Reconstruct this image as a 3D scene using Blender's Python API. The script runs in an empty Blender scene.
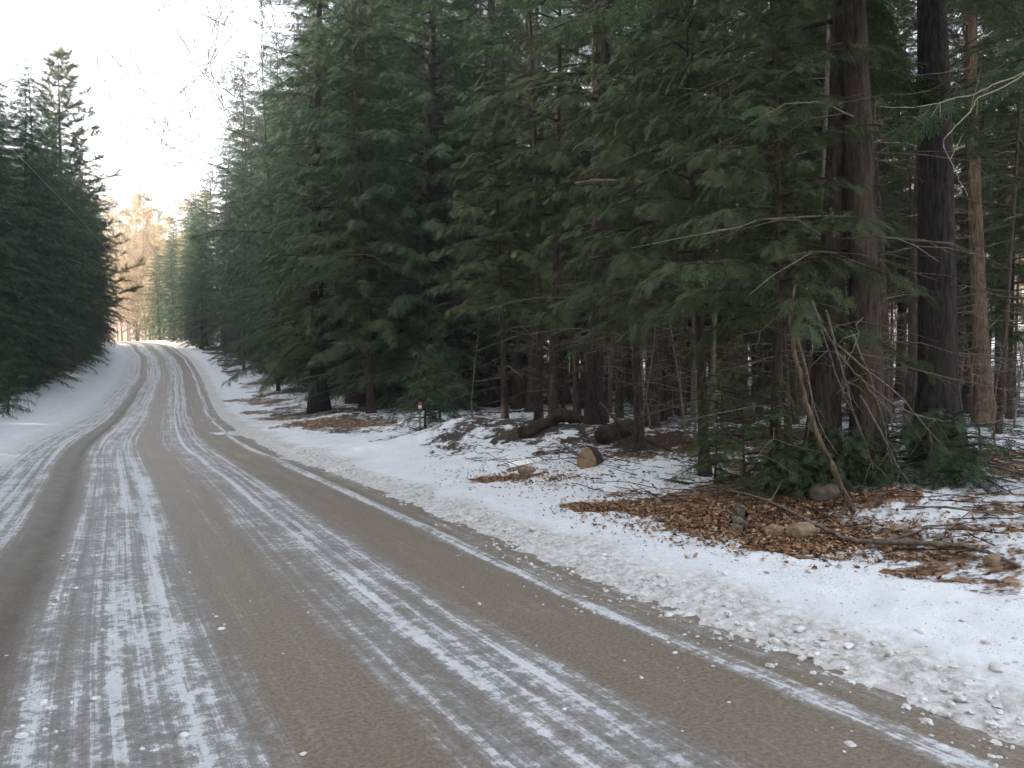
import bpy, math, random
import numpy as np
from mathutils import Vector

C = bpy.context.scene.collection
SC = bpy.context.scene
rad = math.radians

# ------------------------------------------------------------------ camera, light, exposure
EYE = 1.6
F = 788.0
cam_d = bpy.data.cameras.new('camera')
cam_d.sensor_width = 36.0
cam_d.lens = 36.0 * F / 1024.0
cam_d.clip_start = 0.05
cam_d.clip_end = 2000.0
cam = bpy.data.objects.new('camera', cam_d)
C.objects.link(cam)
cam.location = (0, 0, EYE)
cam.rotation_euler = (rad(90.0), 0, 0)
SC.camera = cam

SUN_AZ, SUN_EL = rad(-95.0), rad(17.0)          # azimuth from the viewing direction, negative = left
sv = Vector((math.sin(SUN_AZ) * math.cos(SUN_EL), math.cos(SUN_AZ) * math.cos(SUN_EL), math.sin(SUN_EL)))
world = bpy.data.worlds.new('World')
SC.world = world
world.use_nodes = True
nt = world.node_tree
bg = nt.nodes['Background']
sky = nt.nodes.new('ShaderNodeTexSky')
sky.sky_type = 'NISHITA'
sky.sun_disc = False
sky.sun_elevation = SUN_EL
sky.sun_rotation = SUN_AZ
sky.altitude = 200
sky.air_density = 1.0
sky.dust_density = 6.0
sky.ozone_density = 1.0
hsv = nt.nodes.new('ShaderNodeHueSaturation')          # thin white winter overcast: a paler sky
hsv.inputs['Saturation'].default_value = 0.42
nt.links.new(sky.outputs[0], hsv.inputs['Color'])
nt.links.new(hsv.outputs[0], bg.inputs[0])
bg.inputs[1].default_value = 0.15
sun_d = bpy.data.lights.new('sun', 'SUN')
sun_d.energy = 5.0
sun_d.angle = rad(0.6)
sun_d.color = (1.0, 0.88, 0.7)
sun = bpy.data.objects.new('sun', sun_d)
C.objects.link(sun)
sun.rotation_euler = sv.to_track_quat('Z', 'Y').to_euler()
SC.view_settings.view_transform = 'Standard'
SC.view_settings.look = 'None'
SC.view_settings.gamma = 1.0
SC.view_settings.use_curve_mapping = False
SC.view_settings.exposure = 2.55
cy = SC.cycles
cy.max_bounces = 5
cy.diffuse_bounces = 3
cy.glossy_bounces = 2
cy.transmission_bounces = 3
cy.transparent_max_bounces = 4
cy.volume_bounces = 0
cy.caustics_reflective = False
cy.caustics_refractive = False
cy.sample_clamp_indirect = 4.0
cy.use_denoising = True
cy.use_adaptive_sampling = False

# ------------------------------------------------------------------ noise and curves
def _hash(ix, iy, seed):
    h = (ix.astype(np.int64) * 374761393 + iy.astype(np.int64) * 668265263 + seed * 974711) & 0xFFFFFFFF
    h = ((h ^ (h >> 13)) * 1274126177) & 0xFFFFFFFF
    return ((h ^ (h >> 16)) & 0xFFFFFF) / float(0xFFFFFF)

def vnoise(x, y, seed=0):
    x0 = np.floor(x); y0 = np.floor(y)
    fx = x - x0; fy = y - y0
    fx = fx * fx * (3 - 2 * fx); fy = fy * fy * (3 - 2 * fy)
    a = _hash(x0, y0, seed); b = _hash(x0 + 1, y0, seed)
    c = _hash(x0, y0 + 1, seed); d = _hash(x0 + 1, y0 + 1, seed)
    return (a * (1 - fx) + b * fx) * (1 - fy) + (c * (1 - fx) + d * fx) * fy - 0.5

def fbm(x, y, octv=4, seed=0):
    r = 0; a = 1.0; t = 0
    for k in range(octv):
        r = r + a * vnoise(x * 2 ** k + 17.3 * k, y * 2 ** k - 9.1 * k, seed + k); t += a; a *= 0.5
    return r / t * 2

def smooth_table(ky, kv, lo, hi, sig):
    ys = np.arange(lo, hi, 0.25)
    v = np.interp(ys, ky, kv)
    n = int(sig * 12) | 1
    k = np.exp(-0.5 * ((np.arange(n) - n // 2) * 0.25 / sig) ** 2); k /= k.sum()
    pl = v[0] + (v[1] - v[0]) * np.arange(-(n // 2), 0)
    pr = v[-1] + (v[-1] - v[-2]) * np.arange(1, n // 2 + 1)
    return ys, np.convolve(np.concatenate([pl, v, pr]), k, 'valid')

KY = [-80, 3, 4, 6.5, 9.2, 14.8, 19.4, 23, 38, 47, 63, 82, 98, 110, 120, 132, 150, 400]
KX = [49.4, 2.1, 1.55, 0.15, -1.15, -3.99, -6.4, -8.15, -14.7, -18.5, -25.3, -34, -43, -53, -64, -82, -115, -600]
TY, TX = smooth_table(KY, KX, -80, 400, 2.0)
ZY, ZZ = smooth_table([-80, 22, 34, 40, 47, 52, 63, 82, 98, 108, 125, 400], [0, 0, .05, .28, .75, 1.15, 2.05, 4.2, 6.5, 7.5, 7.8, 12], -80, 400, 3.0)
TS = np.gradient(TX, TY)
SL = np.concatenate([[0], np.cumsum(np.hypot(np.diff(TX), np.diff(TY)))])
def Rx(y): return np.interp(y, TY, TX)
def Rs(y): return np.interp(y, TY, TS)
def zroad(y): return np.interp(y, ZY, ZZ)

def lateral(x, y):
    sl = np.clip(Rs(y), -1.2, 0)
    c = 1 / np.sqrt(1 + sl * sl)
    u = (x - Rx(y)) * c
    yr = y + np.clip(u, -60, 45) * sl * c
    return u, yr

BK_U = [-200, -60, -20, -11, -9, -7.6, -6.2, -5.6, -5.2, -4.9, .35, .8, 1.3, 1.8, 2.4, 3.0, 4.5, 8, 15, 35, 60, 100, 300]
BK_Z = [3.0, 1.2, .7, .42, .26, .14, .1, .06, .0, -.05, -.05, .045, .085, .12, .16, .26, .45, .62, .8, 1.0, 3.6, 10, 34]
MOUNDS = [(-.9, 17.2, 1.5, 1.0, .42), (0.6, 16.4, 1.6, .8, .22), (1.9, 15.5, 1.2, .8, .2), (-5.9, 26, 2.6, 1.2, .28), (3.75, 8.0, .45, .3, .13), (-3.2, 17.5, 1.6, 1.2, .12), (5.6, 12.5, 1.2, .8, .2)]
def ground_z(x, y, fine=True):
    x = np.asarray(x, float); y = np.asarray(y, float)
    u, yr = lateral(x, y)
    z = zroad(yr) + np.interp(u, BK_U, BK_Z)
    for mx, my, sx, sy, h in MOUNDS:
        z = z + h * np.exp(-((x - mx) / sx) ** 2 - ((y - my) / sy) ** 2)
    wood = np.clip((u - 2.0) / 1.5, 0, 1) + np.clip((-8 - u) / 1.5, 0, 1)
    z = z + wood * (.10 * fbm(x * .7, y * .7, 3, 5) + .05 * fbm(x * 2.3, y * 2.3, 3, 8))
    z = z + .9 * np.clip((u - 35) / 40, 0, 1) * fbm(x * .08, y * .08, 2, 9)
    if fine:
        sl = np.clip((u - .15) / .3, 0, 1) * np.clip((1.25 - u) / .4, 0, 1)
        sr = np.clip((-4.7 - u) / .3, 0, 1) * np.clip((u + 5.8) / .5, 0, 1)
        near = np.clip((40 - np.hypot(x, y)) / 20, .15, 1)
        z = z + (sl + .6 * sr) * (.034 * near) * (.6 * fbm(x * 3, y * 3, 2, 21) + .9 * fbm(x * 11, y * 11, 3, 22))
        sh = np.clip((u - .9) / .4, 0, 1) * np.clip((3.2 - u) / .6, 0, 1) + np.clip((-5.3 - u) / .4, 0, 1) * np.clip((u + 8.6) / .6, 0, 1)
        grooves = vnoise(u * 7.0, yr * .12, 31) * .03 + .02 * fbm(x * 5, y * 5, 3, 33)
        z = z + sh * grooves
        z = z + wood * near * .035 * fbm(x * 8, y * 8, 3, 41)
    return z
def gz(x, y): return float(ground_z(np.array([x]), np.array([y]), False)[0])

def P(px, py, d):
    return np.array([(px - 512) / F * d, d, EYE + (384 - py) / F * d])
def G(px, d):
    x = (px - 512) / F * d
    return (x, d, gz(x, d))
def Q(u, y):
    """a ground point at lateral offset u from the right wheel ridge, abreast of road depth y"""
    sl = float(np.clip(Rs(y), -1.2, 0)); c = 1 / math.sqrt(1 + sl * sl)
    x = float(Rx(y)) + u * c; yy = y - u * sl * c
    return (x, yy, gz(x, yy))

# ------------------------------------------------------------------ mesh building
def make_mesh(name, V, faces, mats, midx=None, attrs=None, smooth=False, uv=None):
    """faces: list of (M,k) int arrays (k may differ between arrays)"""
    me = bpy.data.meshes.new(name)
    V = np.ascontiguousarray(V, dtype=np.float32)
    me.vertices.add(len(V)); me.vertices.foreach_set('co', V.ravel())
    faces = [np.asarray(f, dtype=np.int32) for f in faces if len(f)]
    nl = sum(f.size for f in faces); npoly = sum(len(f) for f in faces)
    me.loops.add(nl); me.polygons.add(npoly)
    idx = np.concatenate([f.ravel() for f in faces])
    me.loops.foreach_set('vertex_index', idx)
    tot = np.concatenate([np.full(len(f), f.shape[1], np.int32) for f in faces])
    st = np.concatenate([[0], np.cumsum(tot)[:-1]]).astype(np.int32)
    me.polygons.foreach_set('loop_start', st)
    me.polygons.foreach_set('loop_total', tot)
    if midx is not None:
        me.polygons.foreach_set('material_index', np.asarray(midx, np.int32))
    me.polygons.foreach_set('use_smooth', np.full(npoly, smooth, dtype=bool))
    for m in (mats if isinstance(mats, (list, tuple)) else [mats]):
        me.materials.append(m)
    for k, a in (attrs or {}).items():
        at = me.attributes.new(k, 'FLOAT', 'POINT')
        at.data.foreach_set('value', np.ascontiguousarray(a, np.float32))
    if uv is not None:
        l = me.uv_layers.new(name='road')
        l.data.foreach_set('uv', np.ascontiguousarray(uv[idx], np.float32).ravel())
    me.update(calc_edges=True)
    return me

def ob(name, me, parent=None, loc=None):
    o = bpy.data.objects.new(name, me)
    C.objects.link(o)
    if parent is not None: o.parent = parent
    if loc is not None: o.location = loc
    return o

def tag(o, label=None, cat=None, group=None, kind=None):
    if label: o['label'] = label
    if cat: o['category'] = cat
    if group: o['group'] = group
    if kind: o['kind'] = kind
    return o

def thing(name, label, cat, loc=(0, 0, 0), rz=0, group=None, scale=1.0):
    o = bpy.data.objects.new(name, None)
    C.objects.link(o)
    o.location = loc; o.rotation_euler = (0, 0, rz); o.scale = (scale,) * 3
    o.empty_display_size = .2
    return tag(o, label, cat, group)

class Tubes:
    def __init__(s): s.V = []; s.F = []; s.T = []; s.n = 0
    def add(s, pts, r, k=5, cap=False, jitter=0, rng=None):
        pts = np.asarray(pts, float); n = len(pts)
        r = np.broadcast_to(np.asarray(r, float), (n,))
        t = np.gradient(pts, axis=0); t /= np.linalg.norm(t, axis=1)[:, None] + 1e-9
        ref = np.array([0, 0, 1.0]) if abs(t[0, 2]) < .8 else np.array([1.0, 0, 0])
        a = np.cross(t, ref); a /= np.linalg.norm(a, axis=1)[:, None] + 1e-9
        b = np.cross(t, a)
        ang = np.arange(k) * 2 * math.pi / k
        rr = r[:, None] * np.ones((1, k))
        if jitter: rr = rr * (1 + jitter * (rng.random((n, k)) - .5))
        V = pts[:, None, :] + rr[..., None] * (np.cos(ang)[None, :, None] * a[:, None, :] + np.sin(ang)[None, :, None] * b[:, None, :])
        i = np.arange(n - 1)[:, None] * k; j = np.arange(k)[None, :]; j2 = (j + 1) % k
        q = np.stack([i + j, i + j2, i + k + j2, i + k + j], -1).reshape(-1, 4) + s.n
        s.V.append(V.reshape(-1, 3)); s.F.append(q); s.n += n * k
        if cap:
            s.V.append(pts[[0, -1]])
            j = np.arange(k); j2 = (j + 1) % k
            s.T.append(np.stack([np.full(k, s.n), s.n - n * k + j2, s.n - n * k + j], -1))
            s.T.append(np.stack([np.full(k, s.n + 1), s.n - k + j, s.n - k + j2], -1))
            s.n += 2
    def mesh(s, name, mat):
        return make_mesh(name, np.concatenate(s.V), [np.concatenate(s.F)] + ([np.concatenate(s.T)] if s.T else []), mat, smooth=True)

# ------------------------------------------------------------------ materials
class MatB:
    def __init__(s, name):
        s.m = bpy.data.materials.new(name); s.m.use_nodes = True
        s.t = s.m.node_tree; s.n = s.t.nodes; s.l = s.t.links
        s.b = s.n['Principled BSDF']; s.out = s.n['Material Output']
    def node(s, typ, **kw):
        n = s.n.new(typ)
        for k, v in kw.items(): setattr(n, k, v)
        return n
    def link(s, a, b): s.l.new(a, b)
    def coord(s, scale=(1, 1, 1), kind='Object'):
        c = s.node('ShaderNodeTexCoord'); m = s.node('ShaderNodeMapping')
        m.inputs['Scale'].default_value = scale
        s.link(c.outputs[kind], m.inputs['Vector']); return m.outputs[0]
    def noise(s, vec, scale, detail=5, rough=.55):
        n = s.node('ShaderNodeTexNoise'); n.inputs['Scale'].default_value = scale
        n.inputs['Detail'].default_value = detail; n.inputs['Roughness'].default_value = rough
        s.link(vec, n.inputs['Vector']); return n.outputs['Fac']
    def ramp(s, fac, stops, interp='LINEAR'):
        r = s.node('ShaderNodeValToRGB'); r.color_ramp.interpolation = interp
        el = r.color_ramp.elements
        while len(el) < len(stops): el.new(0.5)
        for e, (p, c) in zip(el, stops):
            e.position = p; e.color = (c, c, c, 1) if isinstance(c, (int, float)) else (*c, 1)
        s.link(fac, r.inputs[0]); return r.outputs[0]
    def mix(s, f, a, b):
        m = s.node('ShaderNodeMix', data_type='RGBA')
        for sock, v in ((m.inputs[0], f), (m.inputs[6], a), (m.inputs[7], b)):
            if isinstance(v, (int, float)): sock.default_value = v
            elif isinstance(v, tuple): sock.default_value = (*v, 1)
            else: s.link(v, sock)
        return m.outputs[2]
    def math(s, op, a, b=0.0, c=None, clamp=False):
        m = s.node('ShaderNodeMath', operation=op); m.use_clamp = clamp
        for sock, v in zip(m.inputs, (a, b, c)):
            if v is None: continue
            if isinstance(v, (int, float)): sock.default_value = v
            else: s.link(v, sock)
        return m.outputs[0]
    def sstep(s, v, lo, hi):
        m = s.node('ShaderNodeMapRange', interpolation_type='SMOOTHSTEP')
        m.inputs[1].default_value = lo; m.inputs[2].default_value = hi
        s.link(v, m.inputs[0]); return m.outputs[0]
    def attr(s, name):
        a = s.node('ShaderNodeAttribute', attribute_name=name); return a.outputs['Fac']
    def bump(s, h, strength=.5, dist=.02):
        b = s.node('ShaderNodeBump'); b.inputs['Strength'].default_value = strength; b.inputs['Distance'].default_value = dist
        s.link(h, b.inputs['Height']); s.link(b.outputs[0], s.b.inputs['Normal'])
    def col(s, c, rough=.8, spec=.3):
        if isinstance(c, tuple): s.b.inputs['Base Color'].default_value = (*c, 1)
        else: s.link(c, s.b.inputs['Base Color'])
        if isinstance(rough, (int, float)): s.b.inputs['Roughness'].default_value = rough
        else: s.link(rough, s.b.inputs['Roughness'])
        s.b.inputs['Specular IOR Level'].default_value = spec
        return s.m

def needle_mat(name, dark, light, trans=.25):
    b = MatB(name)
    t = b.attr('tint')
    info = b.node('ShaderNodeObjectInfo')
    f = b.math('ADD', b.math('MULTIPLY', t, .75), b.math('MULTIPLY', info.outputs['Random'], .25))
    c = b.mix(f, dark, light)
    m = b.col(c, .55, .3)
    tr = b.node('ShaderNodeBsdfTranslucent'); b.link(c, tr.inputs['Color'])
    mx = b.node('ShaderNodeMixShader'); mx.inputs[0].default_value = trans
    b.link(b.b.outputs[0], mx.inputs[1]); b.link(tr.outputs[0], mx.inputs[2]); b.link(mx.outputs[0], b.out.inputs[0])
    return m

def bark_mat(name, dark, light, warm, zs=.18, scale=26, bump=.9):
    b = MatB(name)
    v = b.coord((1, 1, zs))
    n1 = b.noise(v, scale, 6, .65)
    n2 = b.noise(b.coord((1, 1, .5)), 3.5, 4)
    c = b.mix(b.ramp(n1, [(.40, 0), (.62, 1)]), dark, light)
    c = b.mix(b.ramp(n2, [(.42, 0), (.7, .75)]), c, warm)
    m = b.col(c, .9, .15)
    b.bump(n1, bump, .05)
    return m

M = {}
M['needle'] = needle_mat('hemlock_needles', (.03, .06, .03), (.09, .14, .062))
M['needle_olive'] = needle_mat('hemlock_needles_olive', (.042, .066, .026), (.11, .145, .055))
M['needle_pine'] = needle_mat('pine_needles', (.09, .115, .05), (.2, .23, .09), .45)
M['needle_far'] = needle_mat('sunny_conifer_needles', (.06, .08, .03), (.15, .16, .06), .3)  # sunlight put into the needle colour: paler and yellower
M['leaf_tan'] = needle_mat('dry_beech_leaves', (.34, .25, .14), (.5, .4, .25), .35)
M['bark'] = bark_mat('hemlock_bark', (.028, .022, .019), (.095, .075, .062), (.085, .06, .045))
M['bark_red'] = bark_mat('old_hemlock_bark', (.026, .021, .018), (.1, .078, .064), (.098, .07, .055))
M['bark_dark'] = bark_mat('dark_bark', (.016, .013, .012), (.06, .05, .045), (.05, .042, .036))
M['bark_tan'] = bark_mat('pine_bark', (.06, .042, .03), (.2, .145, .1), (.2, .14, .09))
M['twig'] = bark_mat('dead_twigs', (.085, .07, .058), (.25, .21, .17), (.17, .14, .11), 1, 30, .3)
M['twig_pale'] = bark_mat('pale_dead_twigs', (.22, .2, .16), (.42, .38, .31), (.35, .31, .24), 1, 30, .3)
M['bark_bare'] = bark_mat('grey_hardwood_bark', (.12, .09, .07), (.3, .24, .19), (.26, .19, .13))

# snow, litter and soil of the ground
def ground_mat():
    b = MatB('snowy_forest_floor')
    v = b.coord()
    deb = b.attr('debris'); leaf = b.attr('leaf'); slush = b.attr('slush'); gritty = b.attr('grit')
    nf = b.noise(v, 5.0, 8, .68)
    nm = b.noise(v, 1.3, 5, .6)
    nn = b.noise(v, 17.0, 5, .65)
    f = b.math('ADD', b.math('MULTIPLY', nf, .6), b.math('ADD', b.math('MULTIPLY', nm, .3), b.math('MULTIPLY', nn, .25)))
    mask = b.sstep(b.math('ADD', f, b.math('MULTIPLY', b.math('SUBTRACT', deb, .5), .75)), .54, .63)
    vor = b.node('ShaderNodeTexVoronoi'); vor.inputs['Scale'].default_value = 16; b.link(v, vor.inputs['Vector'])
    sep = b.node('ShaderNodeSeparateColor'); b.link(vor.outputs['Color'], sep.inputs[0])
    lc = b.ramp(sep.outputs[0], [(0, (.045, .027, .016)), (.35, (.125, .066, .036)), (.7, (.22, .125, .07)), (1, (.36, .24, .15))])
    soil = b.ramp(b.noise(v, 30, 4), [(.3, (.022, .017, .013)), (.7, (.075, .055, .04))])
    dcol = b.mix(b.sstep(b.math('ADD', leaf, b.math('MULTIPLY', b.math('SUBTRACT', nf, .5), .9)), .3, .6), soil, lc)
    snow = b.ramp(b.noise(v, 2.2, 6, .6), [(.3, (.70, .72, .755)), (.7, (.82, .835, .865))])
    dirty = b.ramp(b.noise(v, 13.0, 6, .7), [(.36, (.34, .3, .255)), (.52, (.6, .58, .55)), (.66, (.78, .78, .78))])
    snow = b.mix(slush, snow, dirty)
    gm = b.sstep(b.math('ADD', b.noise(v, 60.0, 3, .6), b.math('MULTIPLY', b.math('MULTIPLY', gritty, b.noise(v, 1.7, 3)), .42)), .74, .8)
    snow = b.mix(gm, snow, (.2, .14, .09))
    c = b.mix(mask, snow, dcol)
    m = b.col(c, .75, .25)
    h = b.math('ADD', b.math('MULTIPLY', nn, .6), b.math('ADD', b.math('MULTIPLY', b.noise(v, 55, 4, .6), .35), b.math('MULTIPLY', vor.outputs['Distance'], b.math('MULTIPLY', mask, .8))))
    b.bump(h, .55, .035)
    return m
M['ground'] = ground_mat()

def road_mat():
    b = MatB('icy_dirt_road')
    uvn = b.node('ShaderNodeUVMap', uv_map='road')
    sp = b.node('ShaderNodeSeparateXYZ'); b.link(uvn.outputs[0], sp.inputs[0])
    U, S = sp.outputs[0], sp.outputs[1]
    def vec(us, ss):
        c = b.node('ShaderNodeCombineXYZ')
        b.link(b.math('MULTIPLY', U, us), c.inputs[0]); b.link(b.math('MULTIPLY', S, ss), c.inputs[1]); return c.outputs[0]
    wob = b.noise(vec(.25, .11), 1.0, 2)
    u2 = b.math('ADD', U, b.math('MULTIPLY', b.math('SUBTRACT', wob, .5), .32))
    pos = b.math('DIVIDE', b.math('ADD', u2, 5.7), 7.0, clamp=True)
    prof = [(-5.7, .95), (-5.05, .8), (-4.6, .7), (-4.15, .7), (-4.02, .06), (-3.66, .04), (-3.5, .66), (-3.3, .6), (-3.12, .66), (-2.98, .74),
            (-2.88, .58), (-2.76, .74), (-2.62, .56), (-2.48, .2), (-2.0, .16), (-1.9, .4), (-1.72, .52), (-1.56, .48), (-1.44, .84), (-1.36, .46),
            (-1.28, .76), (-1.2, .42), (-1.06, .66), (-.92, .55), (-.8, .16), (-.14, .12), (-.03, .8), (.06, .68), (.16, .34), (.5, .42), (1.25, .95)]
    p = b.ramp(pos, [((u + 5.7) / 7.0, v) for u, v in prof])
    n1 = b.noise(vec(11, 12), 1.0, 9, .84)
    n2 = b.noise(vec(6.0, .3), 1.0, 4, .65)
    n3 = b.noise(vec(30, 1.6), 1.0, 3, .6)
    n4 = b.noise(vec(1.2, 1.0), 1.0, 4, .6)
    f = b.math('ADD', b.math('MULTIPLY', n1, .85), b.math('ADD', b.math('MULTIPLY', n2, .42), b.math('ADD', b.math('MULTIPLY', n3, .12), b.math('MULTIPLY', n4, .22))))
    far = b.sstep(S, 8, 45)
    n5 = b.noise(vec(13, .045), 1.0, 4, .75)
    n6 = b.noise(vec(1.6, 2.4), 1.0, 5, .7)
    p = b.math('ADD', p, b.math('MULTIPLY', b.math('SUBTRACT', n5, .5), b.math('ADD', 1.3, b.math('MULTIPLY', far, 1.0))))
    p = b.math('ADD', p, b.math('MULTIPLY', b.math('SUBTRACT', n6, .5), .6))
    ff = b.math('ADD', f, b.math('ADD', b.math('MULTIPLY', b.math('SUBTRACT', p, .5), .42), b.math('MULTIPLY', far, .05)))
    mask = b.sstep(ff, .855, .935)
    frost = b.sstep(ff, .72, .9)
    g = b.noise(vec(38, 38), 1.0, 7, .8)
    g2 = b.noise(vec(1.1, .35), 1.0, 4, .6)
    brown = b.ramp(g, [(.3, (.075, .056, .038)), (.5, (.2, .156, .112)), (.72, (.34, .28, .215))])
    grey = b.ramp(g, [(.3, (.075, .066, .057)), (.5, (.195, .178, .16)), (.72, (.35, .333, .31))])
    bb = b.ramp(pos, [(0, .2), ((-4 + 5.7) / 7, .35), ((-3.8 + 5.7) / 7, .5), ((-3.4 + 5.7) / 7, .1), ((-2.6 + 5.7) / 7, .2), ((-2.4 + 5.7) / 7, .9), ((-1.95 + 5.7) / 7, .9),
                      ((-1.7 + 5.7) / 7, .2), ((-1 + 5.7) / 7, .2), ((-.8 + 5.7) / 7, 1), (.9, .9), (1, .7)])
    c = b.mix(b.math('MULTIPLY', bb, b.ramp(g2, [(.3, .45), (.6, 1)]), clamp=True), grey, brown)
    rut = b.ramp(pos, [((-4.12 + 5.7) / 7, 0), ((-3.98 + 5.7) / 7, .75), ((-3.68 + 5.7) / 7, .75), ((-3.55 + 5.7) / 7, 0)])
    c = b.mix(b.math('MULTIPLY', rut, b.ramp(n6, [(.35, .4), (.65, 1)])), c, (.075, .062, .05))
    fleck = b.math('MULTIPLY', b.sstep(b.noise(vec(48, 30), 1.0, 4, .7), .6, .7), b.math('ADD', .15, b.math('MULTIPLY', frost, .6)), clamp=True)
    c = b.mix(b.math('MULTIPLY', frost, .5), c, (.42, .42, .43))
    c = b.mix(fleck, c, (.66, .66, .67))
    c = b.mix(mask, c, b.ramp(g, [(.3, (.55, .55, .56)), (.7, (.78, .79, .81))]))
    # spilled needles along the right edge
    nd = b.math('MULTIPLY', b.ramp(pos, [((.35 + 5.7) / 7, 0), ((.7 + 5.7) / 7, .9), ((1.0 + 5.7) / 7, 1)]), b.sstep(b.noise(vec(9, 3), 1.0, 6, .7), .47, .6))
    c = b.mix(nd, c, (.2, .11, .055))
    b.col(c, b.ramp(mask, [(0, .5), (1, .7)]), .42)
    h = b.math('ADD', b.math('MULTIPLY', mask, .5), b.math('ADD', b.math('MULTIPLY', g, .5), b.math('MULTIPLY', n1, .6)))
    b.bump(h, .5, .03)
    return b.m
M['road'] = road_mat()

def simple(name, stops, scale, rough=.85, bump=.4, stretch=(1, 1, 1)):
    b = MatB(name); n = b.noise(b.coord(stretch), scale, 6, .62)
    m = b.col(b.ramp(n, stops), rough, .2); b.bump(n, bump, .02); return m
M['rock'] = simple('mossy_rock', [(.3, (.06, .055, .045)), (.55, (.16, .13, .1)), (.7, (.24, .19, .14))], 9)
M['rock_tan'] = simple('tan_rock', [(.3, (.16, .11, .07)), (.7, (.38, .28, .19))], 9)
M['wood_cut'] = simple('cut_wood', [(.3, (.2, .13, .075)), (.7, (.44, .31, .18))], 11)
M['rotten'] = simple('rotten_log', [(.3, (.018, .014, .011)), (.7, (.075, .055, .042))], 8, stretch=(1, 1, 1))
M['slush'] = simple('slush_lumps', [(.35, (.5, .47, .43)), (.6, (.8, .8, .8))], 16, .6)
def leaf_mat():
    b = MatB('fallen_leaves'); t = b.attr('tint')
    return b.col(b.ramp(t, [(0, (.045, .027, .016)), (.3, (.15, .075, .038)), (.6, (.29, .155, .08)), (.85, (.42, .27, .155)), (1, (.52, .4, .27))]), .7, .25)
M['litter'] = leaf_mat()
def plain(name, c, rough=.6):
    b = MatB(name); return b.col(b.ramp(b.noise(b.coord(), 20, 3), [(.2, tuple(x * .85 for x in c)), (.8, c)]), rough, .3)
M['red'] = plain('red_marker_paint', (.55, .08, .06)); M['white'] = plain('white_marker_paint', (.8, .8, .8)); M['wire'] = plain('weathered_wire', (.4, .4, .38))

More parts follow.
